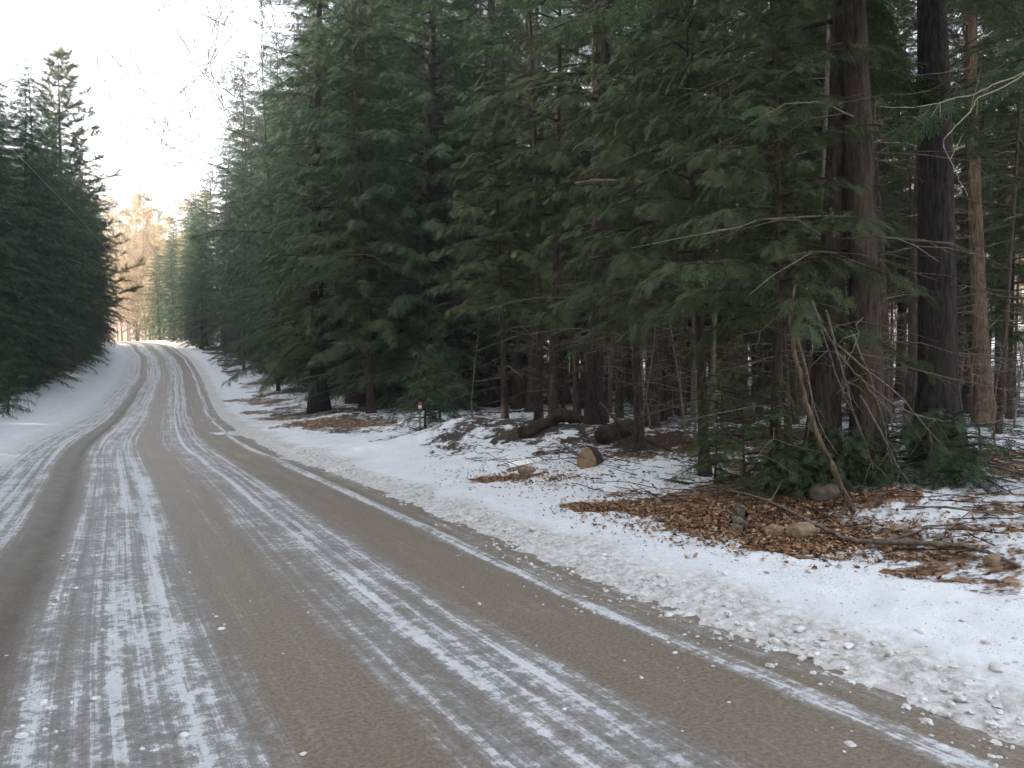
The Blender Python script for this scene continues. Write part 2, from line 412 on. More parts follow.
# ------------------------------------------------------------------ ground and road
def build_ground():
    th = np.concatenate([np.arange(-180, -44, 3.0), np.arange(-44, 44, .11), np.arange(44, 180, 3.0)])
    th = np.radians(th); n = len(th)
    r = np.concatenate([[.4, .8, 1.2], 1.5 * 1.008 ** np.arange(0, 570), [160, 180, 210, 250, 300, 380, 500]])
    X = r[:, None] * np.sin(th)[None]; Y = r[:, None] * np.cos(th)[None]
    x, y = X.ravel(), Y.ravel()
    z = ground_z(x, np.clip(y, -78, 390))
    u, yr = lateral(x, np.clip(y, -78, 390))
    R = len(r)
    i = np.arange(R - 1)[:, None] * n; j = np.arange(n)[None]; j2 = (j + 1) % n
    F_ = np.stack([i + j, i + j2, i + n + j2, i + n + j], -1).reshape(-1, 4)[:, ::-1]
    z = z + np.where(np.hypot(x, y) > 250, 0, 0)
    # litter cover
    wood = np.clip((u - 1.95 - .7 * fbm(x * .6, y * .6, 3, 51)) / .8, 0, 1)
    woodl = np.clip((-8.4 - u - .8 * fbm(x * .5, y * .5, 3, 52)) / 1.0, 0, 1)
    deb = np.where(u > 0, (.02 + .5 * wood), .05 + .6 * woodl)
    deb = deb + (.3 * np.clip(fbm(x * .45, y * .45, 3, 53), -1, 1) + .14 * fbm(x * 1.7, y * 1.7, 3, 54)) * np.maximum(wood, woodl)
    leaf = .25 * np.maximum(wood, woodl) + .3 * wood * np.clip((13 - yr) / 4, 0, 1)
    def blob(cx, cy, sx, sy, rot=0):
        dx, dy = x - cx, y - cy; c, s = math.cos(rot), math.sin(rot)
        a, b = (c * dx + s * dy) / sx, (-s * dx + c * dy) / sy
        d = np.sqrt(a * a + b * b) + .7 * fbm(x * 1.3, y * 1.3, 4, 61) + .35 * fbm(x * 5, y * 5, 3, 62)
        return np.clip((1.05 - d) / .4, 0, 1)
    lp = np.maximum.reduce([blob(2.3, 8.0, 1.3, .85, -.45), blob(2.65, 7.1, .75, .5, -.5), blob(1.05, 9.35, .65, .45, 0), blob(3.3, 8.6, .8, .6, 0)])
    lp2 = np.maximum.reduce([blob(-.1, 12.2, .55, .5), blob(.1, 13.0, .35, .3), blob(3.3, 6.45, .3, .14, -.5), blob(3.05, 6.1, .2, .12), blob(4.1, 7.1, .22, .12)])
    br = np.maximum.reduce([blob(-5.4, 24.5, 2.3, 1.1, -.5), blob(-9.2, 32, 2.6, 1.4, -.8), blob(-14.5, 44, 3.5, 1.4, -1.0), blob(-11.6, 36.5, 2.2, 1.2, -.8)])
    dk = np.maximum.reduce([blob(.6, 16, 1.5, .5), blob(1.7, 15.0, .9, .5), blob(3.75, 8.05, .6, .4), blob(2.6, 9.2, 1.6, .4)])
    halo = .6 * np.exp(-((x - 1.6) / 2.4) ** 2 - ((y - 8.8) / 1.9) ** 2) * np.clip((u - 1.9) / .5, 0, 1)
    deb = np.maximum.reduce([deb + .16 * halo, .8 * lp, .64 * lp2, .58 * br, .62 * dk])
    leaf = np.maximum(leaf, .6 * halo)
    leaf = np.maximum.reduce([leaf, lp, lp2, .55 * br])
    farhill = np.clip((yr - 104) / 8, 0, 1) * np.clip((u - 1.5) / 2, 0, 1)
    deb = np.maximum(deb, .85 * farhill); leaf = np.maximum(leaf, farhill)
    slush = np.clip((u - .0) / .2, 0, 1) * np.clip((1.25 + .3 * fbm(x * 1.2, y * 1.2, 3, 71) - u) / .35, 0, 1) * .85
    slush = np.maximum(slush, .5 * np.clip((-4.6 - u) / .3, 0, 1) * np.clip((u + 5.6) / .4, 0, 1))
    line = np.clip(1 - np.abs(u - 1.25 - .12 * fbm(x * .8, y * .8, 2, 74)) / .05, 0, 1) * (fbm(x * .6, y * .6, 2, 75) > -.15) * (y < 12)
    deb = np.maximum(deb, .42 * line)
    grit = np.clip((u - .9) / .3, 0, 1) * .55
    me = make_mesh('ground', np.stack([x, y, z], -1), [F_], M['ground'], attrs={'debris': deb, 'leaf': leaf, 'slush': slush, 'grit': grit}, smooth=True)
    tag(ob('ground', me), kind='structure')

def build_road():
    ys = np.concatenate([np.arange(-15, 2, .25), 2 * 1.007 ** np.arange(0, 604)])
    us = np.arange(-5.7, 1.27, .035)
    sl = np.clip(Rs(ys), -3, 0); c = 1 / np.sqrt(1 + sl * sl)
    X = Rx(ys)[:, None] + us[None] * c[:, None]
    Y = ys[:, None] - us[None] * (sl * c)[:, None]
    S = np.interp(ys, TY, SL)[:, None] - float(np.interp(0, TY, SL)) + 0 * us[None]
    crown = -.004 * (us + 2.4) ** 2 + .004
    ridge = .03 * np.exp(-(us / .06) ** 2) + .012 * np.exp(-((us + 1.44) / .05) ** 2) + .01 * np.exp(-((us + 1.28) / .05) ** 2) + .012 * np.exp(-((us + 2.76) / .07) ** 2) \
        - .03 * np.exp(-((us + 3.82) / .14) ** 2) - .008 * np.exp(-((us + .5) / .3) ** 2) - .006 * np.exp(-((us + 2.25) / .25) ** 2)
    x, y = X.ravel(), Y.ravel()
    fade = np.clip((ys - 4.5) / 3, .3, 1)[:, None]
    Z = zroad(ys)[:, None] + crown[None] + ridge[None] * fade
    uu = (us[None] + 0 * ys[:, None]).ravel()
    Z = Z.ravel() + .012 * fbm(uu * 1.5, S.ravel() * .5, 3, 81) + .008 * fbm(uu * 9, S.ravel() * 2.5, 3, 82)
    n = len(us); R = len(ys)
    i = np.arange(R - 1)[:, None] * n; j = np.arange(n - 1)[None]
    F_ = np.stack([i + j, i + j + 1, i + n + j + 1, i + n + j], -1).reshape(-1, 4)
    me = make_mesh('road', np.stack([x, y, Z], -1), [F_], M['road'], smooth=True, uv=np.stack([uu, S.ravel()], -1))
    tag(ob('road', me), kind='structure')
build_ground()
build_road()

# ------------------------------------------------------------------ foliage
def frond(seed, n=13, droop=.25, dense=1.0, wid=.034):
    """a flat hemlock spray one unit long, lying along +x: little needle blades along side twigs"""
    g = np.random.default_rng(seed)
    V = []; T = []; mi = []; tv = []
    def blade(p, ang, l, w, z):
        c, s = math.cos(ang), math.sin(ang)
        a = (p[0], p[1], p[2]); k = len(V)
        V.extend([(a[0] - s * w * .55, a[1] + c * w * .55, a[2] + z * .3), (a[0] + s * w * .55, a[1] - c * w * .55, a[2] - z * .2), (a[0] + c * l, a[1] + s * l, a[2] + z)])
        T.append((k, k + 1, k + 2)); mi.append(0); tv.extend([(g.random() - .5) * .7] * 3)
    for i in range(n):
        t = .06 + .94 * (i + g.random() * .6) / n
        for side in (-1, 1):
            L = .40 * (1 - t) ** .6 * min(1, .35 + 2 * t) * (.7 + .6 * g.random()) + .05
            ang = side * (1.0 - .25 * t + .25 * (g.random() - .5))
            m = max(2, int(L / .075 * dense))
            for q in range(m):
                s = (q + .3) / m * L
                p = (t + s * math.cos(ang), s * math.sin(ang), .06 * (g.random() - .5) - .25 * s * s)
                blade(p, ang + (g.random() - .5) * 1.3, .085 + .05 * g.random(), wid * (.8 + .5 * g.random()), -.02 + .05 * (g.random() - .5))
    V = np.array(V); V[:, 2] -= droop * V[:, 0] ** 2
    k = len(V)
    r = np.array([[0, .008, 0], [0, -.008, 0], [.5, -.005, -droop * .25], [.5, .005, -droop * .25], [1, 0, -droop]])
    V = np.concatenate([V, r]); T = np.array(T + [(k, k + 1, k + 2), (k, k + 2, k + 3), (k + 3, k + 2, k + 4)])
    return V, T, np.array(mi + [1, 1, 1]), np.array(tv + [0] * 5)
FR = [frond(s, n=15, droop=.15 + .1 * (s % 3), dense=1.15, wid=.027) for s in range(6)]
FR_MD = [frond(30 + s, n=9, droop=.15 + .1 * (s % 3), dense=.75, wid=.055) for s in range(5)]
FR_LO = [frond(50 + s, n=8, droop=.15 + .1 * (s % 3), dense=.6, wid=.06) for s in range(4)]
def tuft(seed):
    g = np.random.default_rng(seed); V = []; T = []
    for i in range(46):
        t = g.random() * .9; d = g.normal(size=3); d /= np.linalg.norm(d); d[0] = abs(d[0]) + .5; d /= np.linalg.norm(d)
        p = np.array([t, 0, 0]) + g.normal(size=3) * .05
        s = np.cross(d, [0.3, .2, 1]); s /= np.linalg.norm(s)
        l = .3 + .15 * g.random(); k = len(V)
        V += [p + s * .02, p - s * .02, p + d * l]; T.append((k, k + 1, k + 2))
    return np.array(V), np.array(T), np.zeros(len(T), int), np.repeat((g.random(len(T)) - .5) * .5, 3)
TF = [tuft(s) for s in range(3)]

class Crown:
    def __init__(s, temps, seed): s.t = temps; s.g = np.random.default_rng(seed); s.items = [[] for _ in temps]
    def add(s, p, d, l, roll=.5, tint=None):
        s.items[s.g.integers(len(s.t))].append((*p, *d, l, (s.g.random() - .5) * 2 * roll, s.g.random() if tint is None else tint))
    def mesh(s, name, mats, wood=()):
        Vs, Fs, Ms, Ts, n = [], [], [], [], 0
        for tb, mi_ in wood:
            if not tb.V: continue
            W = np.concatenate(tb.V); q = np.concatenate(tb.F)
            tri = np.concatenate([q[:, [0, 1, 2]], q[:, [0, 2, 3]]])
            Vs.append(W); Fs.append(tri + n); Ms.append(np.full(len(tri), mi_)); Ts.append(np.zeros(len(W))); n += len(W)
        for (V, T, mi, tv), it in zip(s.t, s.items):
            if not it: continue
            A = np.array(it); N = len(A)
            p, d, l, r, ti = A[:, :3], A[:, 3:6], A[:, 6], A[:, 7], A[:, 8]
            d = d / (np.linalg.norm(d, axis=1)[:, None] + 1e-9)
            b = np.cross(np.array([0, 0, 1.0]), d); b /= np.linalg.norm(b, axis=1)[:, None] + 1e-6
            c = np.cross(d, b)
            cr, sr = np.cos(r)[:, None], np.sin(r)[:, None]
            b, c = b * cr + c * sr, c * cr - b * sr
            B = np.stack([d, b, c], 1) * l[:, None, None]         # rows
            W = np.einsum('mk,nkj->nmj', V, B) + p[:, None]
            m = len(V)
            Vs.append(W.reshape(-1, 3)); Fs.append((T[None] + (np.arange(N) * m)[:, None, None]).reshape(-1, 3) + n)
            Ms.append(np.tile(mi, N)); Ts.append(np.clip(np.repeat(ti, m) + np.tile(tv, N), 0, 1)); n += N * m
        return make_mesh(name, np.concatenate(Vs), [np.concatenate(Fs)], mats, np.concatenate(Ms), {'tint': np.concatenate(Ts)})

def bough(cr, tb, p0, az, L, g, rise=.1, droop=.35, tint=.5, r0=None, fs=.55, bare=.12, sp=.115):
    """one hemlock bough: woody axis with alternate flat side sprays, drooping at the tip"""
    dx, dy = math.cos(az), math.sin(az)
    n = 7
    t = np.linspace(0, 1, n)
    bend = (g.random() - .5) * .5
    a = az + bend * t
    step = L / (n - 1)
    hx = np.concatenate([[0], np.cumsum(np.cos(a[1:]) * step)]); hy = np.concatenate([[0], np.cumsum(np.sin(a[1:]) * step)])
    hz = L * (rise * t - droop * t ** 2) + .03 * L * np.sin(t * 7 + g.random() * 6) * t
    pts = np.stack([p0[0] + hx, p0[1] + hy, p0[2] + hz], -1)
    r0 = r0 or .012 + .009 * L
    tb.add(pts, r0 * (1 - .85 * t), 4)
    m = max(4, int(L / sp))
    for k in range(m):
        tt = bare + (1 - bare) * (k + .5 * g.random()) / m
        i = min(n - 2, int(tt * (n - 1))); f = tt * (n - 1) - i
        p = pts[i] * (1 - f) + pts[i + 1] * f
        d = pts[i + 1] - pts[i]; d /= np.linalg.norm(d)
        lat = np.array([-d[1], d[0], 0]); lat /= np.linalg.norm(lat) + 1e-9
        for side in (-1, 1):
            if g.random() < .12: continue
            ang = .95 - .35 * tt + .3 * (g.random() - .5)
            l = fs * (.55 + .6 * g.random()) * (1 - .55 * tt ** 2) * min(1.4, .5 + L * .28)
            dd = d * math.cos(ang) + side * lat * math.sin(ang) + np.array([0, 0, -.15 - .4 * g.random()]) + g.normal(size=3) * .22
            cr.add(p + g.normal(size=3) * .04, dd, l, .8, tint + .45 * (g.random() - .5))
    cr.add(pts[-2], pts[-1] - pts[-2] + np.array([0, 0, -.05]), fs * .6, .3, tint + .15)

def trunk_pts(h, g, lean=.015, n=14):
    t = np.linspace(0, 1, n) ** 1.15
    ph = g.random(4) * 6
    x = lean * h * (np.sin(t * 3 + ph[0]) - math.sin(ph[0])) ; y = lean * h * (np.sin(t * 2.6 + ph[1]) - math.sin(ph[1]))
    return np.stack([x, y, t * h - .12], -1), t

def dead_branch(tb, p0, az, L, g, droop=.3, r=None, sub=4):
    n = 6; t = np.linspace(0, 1, n)
    a = az + np.cumsum(g.normal(size=n) * .14)
    st = L / (n - 1)
    hx = np.concatenate([[0], np.cumsum(np.cos(a[1:]) * st)]); hy = np.concatenate([[0], np.cumsum(np.sin(a[1:]) * st)])
    hz = L * (.1 * t - droop * t ** 1.6) + np.cumsum(g.normal(size=n) * .02 * L)
    pts = np.stack([p0[0] + hx, p0[1] + hy, p0[2] + hz - hz[0]], -1)
    r = r or .005 + .004 * L
    tb.add(pts, r * (1 - .75 * t), 3)
    for k in range(sub):
        i = g.integers(1, n - 1); l = L * (.2 + .3 * g.random())
        b = a[i] + g.choice([-1, 1]) * (.5 + .5 * g.random())
        q = np.array([[0, 0, 0], [.5 * math.cos(b), .5 * math.sin(b), -.1], [math.cos(b + .2), math.sin(b + .2), -.15 - .3 * g.random()]]) * l + pts[i]
        tb.add(q, [r * .5, r * .35, r * .15], 3)

def hemlock(kind, seed, h, base, rmax, nb, dead=18, rt=None, bark='bark', needle='needle', temps=None, fs=.55, full=.75, tint=.5, low=.55, sp=.115, split_dead=False):
    """meshes of one hemlock: dict of part name -> mesh"""
    g = np.random.default_rng(seed); singles = []
    tk = Tubes(); br = Tubes(); dd = Tubes(); cr = Crown(temps or FR, seed)
    pts, t = trunk_pts(h, g)
    rt = rt or .011 * h + .03
    rr = rt * (1 - .95 * t) ** 1.25 + rt * .55 * np.exp(-t * h / .35)
    tk.add(pts, rr, 12, jitter=.14, rng=g)
    def at(z):
        return np.array([np.interp(z, pts[:, 2], pts[:, 0]), np.interp(z, pts[:, 2], pts[:, 1]), z])
    az = g.random() * 6
    for i in range(nb):
        f = (i + g.random()) / nb
        z = base + (h * .99 - base) * f ** .95
        az += 2.4 + .5 * (g.random() - .5)
        q = (z - base) / (h - base)
        R = rmax * (1 - q) ** full * (low + (1 - low) * min(1, q * 5)) * (.45 + .65 * g.random() + (.45 * g.random() if g.random() < .18 else 0)) + .25
        bough(cr, br, at(z), az, R, g, rise=.12 + .25 * q, droop=.28 + .25 * g.random() - .2 * q, tint=tint + .4 * (g.random() - .5), fs=fs, sp=sp)
    if dead:
        for i in range(dead):
            z = .8 + (base + .25 * (h - base) - .8) * g.random()
            if split_dead: dd = Tubes(); singles.append(dd)
            dead_branch(dd, at(z), g.random() * 6.28, rmax * (.35 + .6 * g.random()), g)
    d = {'trunk': tk.mesh('trunk', M[bark]), 'crown': cr.mesh('crown', [M[needle], M['twig'], M[bark]], [(br, 2)] + ([] if split_dead else [(dd, 1)]))}
    if split_dead: d['dead_branch'] = [q.mesh('dead_branch', M['twig']) for q in singles]
    return d

def plant(parts, name, label, cat, loc, rz, group=None, scale=1.0):
    t = thing(name, label, cat, loc, rz, group, scale)
    for k, me in parts.items():
        for q in (me if isinstance(me, list) else [me]): ob(k, q, t)
    return t

SKIRT = [hemlock('skirt', 100 + i, 24 + 3 * i, .5 + .2 * i, 5.2, 215, dead=34, tint=.5, full=.5, temps=FR_MD, fs=.5, sp=.13) for i in range(3)]
WOOD = [hemlock('wood', 200 + i, 19 + 1.5 * i, 3.6 + .9 * i, 3.5, 95, dead=26, tint=.4, needle='needle_olive', temps=FR_MD, fs=.46, sp=.105, full=.65) for i in range(3)]
OLIVE = [hemlock('mid', 300 + i, 9 + i, 2.4 + .3 * i, 2.2, 72, dead=16, needle='needle_olive', tint=.45, rt=.09, low=.8, fs=.38, sp=.08) for i in range(2)]
SAPL = [hemlock('sapling', 400 + i, 1.9 + .5 * i, .15, .95, 30, dead=0, rt=.025, needle='needle_olive' if i else 'needle', fs=.3, low=.85, sp=.08) for i in range(2)]
LOWB = [hemlock('low', 420, .9, .06, 1.0, 26, dead=0, rt=.02, needle='needle', fs=.32, low=.95, tint=.4, sp=.08)]

# ------------------------------------------------------------------ placements
rng = np.random.default_rng(7)
taken = []
def free(x, y, d):
    return all((x - a) ** 2 + (y - b) ** 2 > d * d for a, b in taken)
def rz(): return float(rng.random() * 6.28)

# right roadside row climbing the hill
LBL_R = 'dense dark hemlock in the unbroken row along the right verge up the hill'
GR_R = 'hemlocks along the right verge up the hill'
k = 0
for u0, ya, yb, st in ((6.4, 27.0, 99, 3.7), (10.2, 29.0, 96, 5.0), (14.5, 34, 94, 6.0)):
    y = ya
    while y < yb:
        p = Q(u0 + 1.3 * rng.random() - .065 * max(0, y - 52), y)
        t = plant(SKIRT[k % 3], 'hemlock_tree', LBL_R, 'tree', p, rz(), GR_R, (.8 + .3 * float(rng.random())) * (1 - .0022 * max(0, y - 50)))
        t.rotation_euler[0] = .05 * (rng.random() - .5); t.rotation_euler[1] = .05 * (rng.random() - .5); taken.append(p[:2])
        y += st + 1.5 * rng.random(); k += 1
# left roadside rows; the outer two, hidden and taller, are added for shade
LBL_L = 'dark hemlock in the shaded row along the left verge below the hilltop'
GR_L = 'hemlocks along the left verge'
for u0, ya, yb, st, up in ((-9.3, 41.0, 106, 3.4, 0), (-14.0, 38.0, 100, 4.2, .1), (-19.5, 44.0, 100, 4.6, .32), (-25.5, 50.0, 106, 4.6, .62)):
    y = ya
    while y < yb:
        p = Q(u0 - 1.0 * rng.random() + .06 * max(0, y - 68), y)
        plant(SKIRT[k % 3], 'hemlock_tree', LBL_L, 'tree', p, rz(), GR_L, .56 + .13 * float(rng.random()) + up + .1 * math.exp(-((y - 62) / 14) ** 2)); taken.append(p[:2])
        y += st + 1.2 * rng.random(); k += 1
# nearer trees left of the view, added to shade the road
for u0, ya, yb, st in ((-12.0, -10, 38, 3.1), (-17.0, -6, 46, 3.6), (-22.0, 0, 60, 4.0)):
    y = ya
    while y < yb:
        p = Q(u0 - 1.5 * rng.random(), y)
        plant(SKIRT[k % 3], 'hemlock_tree', 'nearer hemlock added to the left roadside wood to shade road and snow', 'tree', p, rz(), 'hemlocks added to the left wood beside the viewer', .85 + .2 * float(rng.random())); taken.append(p[:2])
        y += st + 1.2 * rng.random(); k += 1

# named trunks of the right wood: pixel column, depth, trunk radius, height, bark, label
def big_tree(px, d, r, h, base, bark, label, seed, dead=16, lean=0.0, nb=52, rmax=3.0):
    m = hemlock('big', seed, h, base, rmax, nb, dead=dead, split_dead=True, sp=.1, fs=.42, needle='needle_olive', rt=r, bark=bark, low=.9, tint=.45)
    p = G(px, d); taken.append(p[:2])
    t = plant(m, 'hemlock_tree', label, 'tree', p, rz()); t.rotation_euler[1] = lean
    return t
BIG = {}
BIG['t1'] = big_tree(820, 9.6, .185, 19, 5.0, 'bark_red', 'reddish brown trunk rising behind the thin leaning dead pole', 501)
BIG['t2'] = big_tree(869, 9.3, .19, 21, 5.4, 'bark_red', 'thick grey brown furrowed trunk between the leaning pole and the broad black trunk', 502)
BIG['t3'] = big_tree(938, 9.9, .25, 23, 6.0, 'bark_dark', 'broadest and darkest trunk of the wood standing over low green boughs', 503, lean=.025)
BIG['t4'] = big_tree(985, 16.5, .18, 20, 9.0, 'bark_tan', 'trunk tinted tan for sunlight, right of the broadest black trunk with light behind it', 504, dead=24)  # warm sunlight on this trunk is put into its bark colour
BIG['t5'] = big_tree(913, 14.0,   .13, 18, 8.0, 'bark_red', 'slim reddish trunk just left of the broadest black trunk', 505)
BIG['t6'] = big_tree(888, 17.0,   .11, 18, 8.5, 'bark', 'slender brown trunk glimpsed between the two thick front trunks', 506)
BIG['t7'] = big_tree(595, 17.0, .19, 19, 5.2, 'bark_dark', 'straight black trunk behind the dark rotten logs on the snowy mound', 507, dead=30)
BIG['t8'] = big_tree(651, 17.8, .15, 18, 5.0, 'bark', 'first dark trunk right of the rotten logs with bare lower stem', 508)
BIG['t9'] = big_tree(664, 22.0, .17, 18, 6.0, 'bark', 'dark trunk close behind the first trunk right of the rotten logs', 509)
BIG['t10'] = big_tree(680, 22.5, .13, 17, 6.5, 'bark', 'thin dark trunk with bright snow light right behind it', 510)
BIG['t11'] = big_tree(553, 18.3, .11, 15, 4.6, 'bark', 'thin trunk rising behind the long rotten log on the mound', 511, dead=30)
BIG['t12'] = big_tree(320, 33.0, .36, 24, 2.0, 'bark_dark', 'stout black trunk under low boughs beside the bare brown soil patch', 512, nb=130, rmax=4.4)
BIG['t13'] = big_tree(371, 28.0, .14, 20, 2.6, 'bark', 'slim grey trunk at the leafy bank left of the red and white marker', 513, nb=110, rmax=3.8)
# a hemlock just right of the frame whose limbs reach in
p = G(1120, 8.2); taken.append(p[:2])
edge = plant(hemlock('edge', 530, 17, 3.6, 2.6, 44, dead=10, rt=.2, low=.95), 'hemlock_tree', 'hemlock at the right edge whose dark boughs and pale dead limb cross the upper corner', 'tree', p, 1.0)

# young leafy hemlocks inside the wood edge
for px, d, sc, lab, i in ((772, 9.2, .82, 'young olive green hemlock with drooping boughs in front of the reddish trunk', 0),
                          (705, 11.0, .85, 'young olive hemlock with wispy boughs left of the reddish trunk', 1),
                          (640, 13.5, .95, 'young hemlock spreading boughs above the rotten logs', 0),
                          (505, 19.0, 1.0, 'young hemlock leaning over the snowy mound crest', 1)):
    p = G(px, d); taken.append(p[:2])
    plant(OLIVE[i], 'young_hemlock', lab, 'tree', p, rz(), None, sc)
for px, d, lab, i in ((425, 20.6, 'short green hemlock at the road bank beside the red and white marker', 0), (440, 22.5, 'low bushy hemlock behind the marker stake', 0)):
    p = G(px, d); taken.append(p[:2])
    plant(SAPL[i], 'hemlock_sapling', lab, 'tree', p, rz(), None, 1.15)
for px, d, sc, lab, i in ((745, 9.7, .8, 'wispy olive seedling at the back edge of the leaf patch', 1), (715, 10.4, .6, 'small olive seedling on the snow right of the cut log', 1), (775, 9.0, .55, 'low olive seedling under the young hemlock beside the leaf patch', 1)):
    p = G(px, d); taken.append(p[:2])
    plant(SAPL[i], 'hemlock_sapling', lab, 'tree', p, rz(), None, sc)
for px, d, sc, lab in ((842, 8.8, .8, 'low dark green boughs at the foot of the thick furrowed trunk'), (915, 8.9, .85, 'low dark boughs lying left of the broadest trunk base'), (955, 8.6, .9, 'spreading dark boughs on the snow right of the broadest trunk base'), (800, 9.0, .7, 'low dark boughs at the foot of the reddish trunk')):
    p = G(px, d)
    plant(LOWB[0], 'hemlock_seedling', lab, 'tree', p, rz(), None, sc)
p = G(-2, 31); plant(SAPL[0], 'hemlock_sapling', 'small hemlock on the snow at the left verge in front of the row', 'tree', p, rz(), None, 1.0)
p = G(8, 34); plant(SAPL[1], 'hemlock_sapling', 'scrubby brownish hemlock behind the small one at the left verge', 'tree', p, rz(), None, 1.3)

# the deep wood on the right
LBL_W = 'hemlock trunk deep in the shaded wood behind the roadside trees'
GR_W = 'hemlocks deep in the right wood'
n = 0; tries = 0
while n < 115 and tries < 9000:
    tries += 1
    d = 13 + 52 * rng.random() ** .8
    px = 380 + 760 * rng.random()
    x = (px - 512) / F * d
    u, yr = lateral(np.array([x]), np.array([d]))
    if u[0] < 8.5 or u[0] > 48 or not free(x, d, 2.4): continue
    if 872 < px < 1075: continue
    taken.append((x, d))
    m = WOOD[n % 3] if rng.random() < .75 else OLIVE[n % 2]
    plant(m, 'hemlock_tree', LBL_W, 'tree', (x, d, gz(x, d)), rz(), GR_W, .75 + .4 * float(rng.random())); n += 1

for px, d, i in ((1003, 26, 0), (1048, 21, 1), (958, 31, 2), (900, 33, 0), (930, 44, 1)):
    plant(WOOD[i], 'hemlock_tree', LBL_W, 'tree', G(px, d), rz(), GR_W, .8 + .3 * float(rng.random()))
for px, d, i, sc in ((1010, 17.5, 0, .75), (968, 21, 1, .8)):
    plant(OLIVE[i], 'young_hemlock', ('young hemlock thin crowned just right of the tan trunk' if i == 0 else 'young hemlock seen between the broad black trunk and the tan trunk'), 'tree', G(px, d), rz(), None, sc)

SLIM = [hemlock('slim', 350 + i, 13 + 2 * i, 6.5 + i, 1.8, 34, dead=26, rt=.055 + .015 * i, temps=FR_MD, fs=.4, bark='twig' if i == 1 else 'bark') for i in range(3)]
n = 0
while n < 55:
    d = 13 + 26 * rng.random(); px = 430 + 600 * rng.random(); x = (px - 512) / F * d
    u, _ = lateral(np.array([x]), np.array([d]))
    if u[0] < 7 or not free(x, d, .9): continue
    taken.append((x, d))
    plant(SLIM[n % 3], 'slender_tree', 'slender young trunk with dead side twigs among the bigger trunks', 'tree', (x, d, gz(x, d)), rz(), 'slender trunks of the right wood', .8 + .4 * float(rng.random())); n += 1

# ------------------------------------------------------------------ bare trees
def bare_tree(seed, h, r, spread=.5, levels=4, bark='bark_bare', leaves=0, first=.3, nmain=16, lf=1.0, rmin=.0):
    g = np.random.default_rng(seed)
    tk = Tubes(); br = Tubes(); cr = Crown(TF, seed)
    pts, t = trunk_pts(h, g, .02)
    tk.add(pts, r * (1 - .92 * t) + r * .4 * np.exp(-t * h / .4), 8)
    def grow(p, d, L, rr, lev):
        n = 5; q = [p]; dd = d.copy()
        for i in range(n - 1):
            dd = dd + g.normal(size=3) * .16 + np.array([0, 0, .06]); dd /= np.linalg.norm(dd)
            q.append(q[-1] + dd * L / (n - 1))
        q = np.array(q)
        br.add(q, np.maximum(rmin, np.linspace(rr, rr * .35, n)), 4 if lev > 1 else 3)
        if lev <= 0:
            if leaves and g.random() < leaves: cr.add(q[2], dd + g.normal(size=3) * .4, .55, 1.5)
            return
        for k in range(4 if lev > 1 else 5):
            f = .3 + .7 * g.random(); i = min(n - 2, int(f * (n - 1)))
            nd = dd + g.normal(size=3) * .75; nd /= np.linalg.norm(nd)
            grow(q[i], nd, L * (.45 + .2 * g.random()), rr * .5, lev - 1)
    az = g.random() * 6
    for i in range(nmain):
        f = first + (1 - first) * (i + g.random()) / nmain
        p = np.array([np.interp(f * h, pts[:, 2], pts[:, k]) for k in range(2)] + [f * h])
        az += 2.4
        d = np.array([math.cos(az) * spread, math.sin(az) * spread, .75]); d /= np.linalg.norm(d)
        grow(p, d, h * .32 * (1.15 - f) * lf, r * (1.0 - .8 * f) * .5, levels - 1)
    return {'trunk': tk.mesh('trunk', M[bark]), 'crown': cr.mesh('crown', [M['leaf_tan'], M[bark]], [(br, 1)])}
BARE = [bare_tree(700 + i, 17 + 2 * i, .2, .8, 4) for i in range(2)]
TAN = [bare_tree(720 + i, 15 + 3 * i, .14, .75, 4, leaves=.55, first=.08, nmain=26) for i in range(3)]
REACH = bare_tree(740, 22, .1, 1.7, 3, bark='bark', first=.45, nmain=18, lf=2.4, rmin=.016)
plant(REACH, 'bare_tree', 'bare grey tree whose thin twigs reach over the road from the right row', 'tree', Q(4.4, 47), 0.4, None, 1.08)
plant(REACH, 'bare_tree', 'bare tree with hanging twigs standing further up the right verge', 'tree', Q(4.0, 66), 2.4, None, 1.1)
plant(BARE[1], 'bare_tree', 'bare thin tree behind the tall pine on the left', 'tree', Q(-16, 62), .4, None, 1.15)
LBL_T = 'sunlit tan leaved hardwood beyond the hilltop bend of the road'
GR_T = 'sunlit hardwoods beyond the hilltop bend'
for px, d, sc in ((150, 134, 1.2), (138, 142, 1.3), (122, 139, 1.2), (163, 141, 1.25), (108, 146, 1.3), (176, 150, 1.3), (145, 156, 1.5), (128, 160, 1.5), (92, 152, 1.35), (155, 126, .75), (143, 128, .6), (130, 127, .7), (168, 130, .9), (118, 131, .8), (136, 170, 1.5), (152, 172, 1.6), (160, 165, 1.4), (180, 140, 1.2), (172, 122, .9), (186, 126, 1.1), (196, 134, 1.2), (160, 119, .6)):
    plant(TAN[int(d) % 3], 'hardwood_tree', LBL_T, 'tree', G(px, d), rz(), GR_T, sc)
for px, d, sc in ((1000, 82, 1.0), (1030, 88, 1.1), (965, 86, 1.0), (900, 84, 1.0), (985, 95, 1.2), (1060, 80, 1.0), (925, 96, 1.1), (700, 84, 1.0), (660, 92, 1.1), (530, 88, 1.1), (600, 90, 1.0), (770, 90, 1.0)):
    plant(TAN[int(d) % 3], 'hardwood_tree', 'sunlit tan hardwood on the slope glimpsed behind the dark right wood', 'tree', G(px, d), rz(), 'sunlit hardwoods behind the right wood', sc)
SUNC = hemlock('sunny', 640, 11, .8, 2.6, 70, dead=0, needle='needle_far', temps=FR_LO, fs=.7)
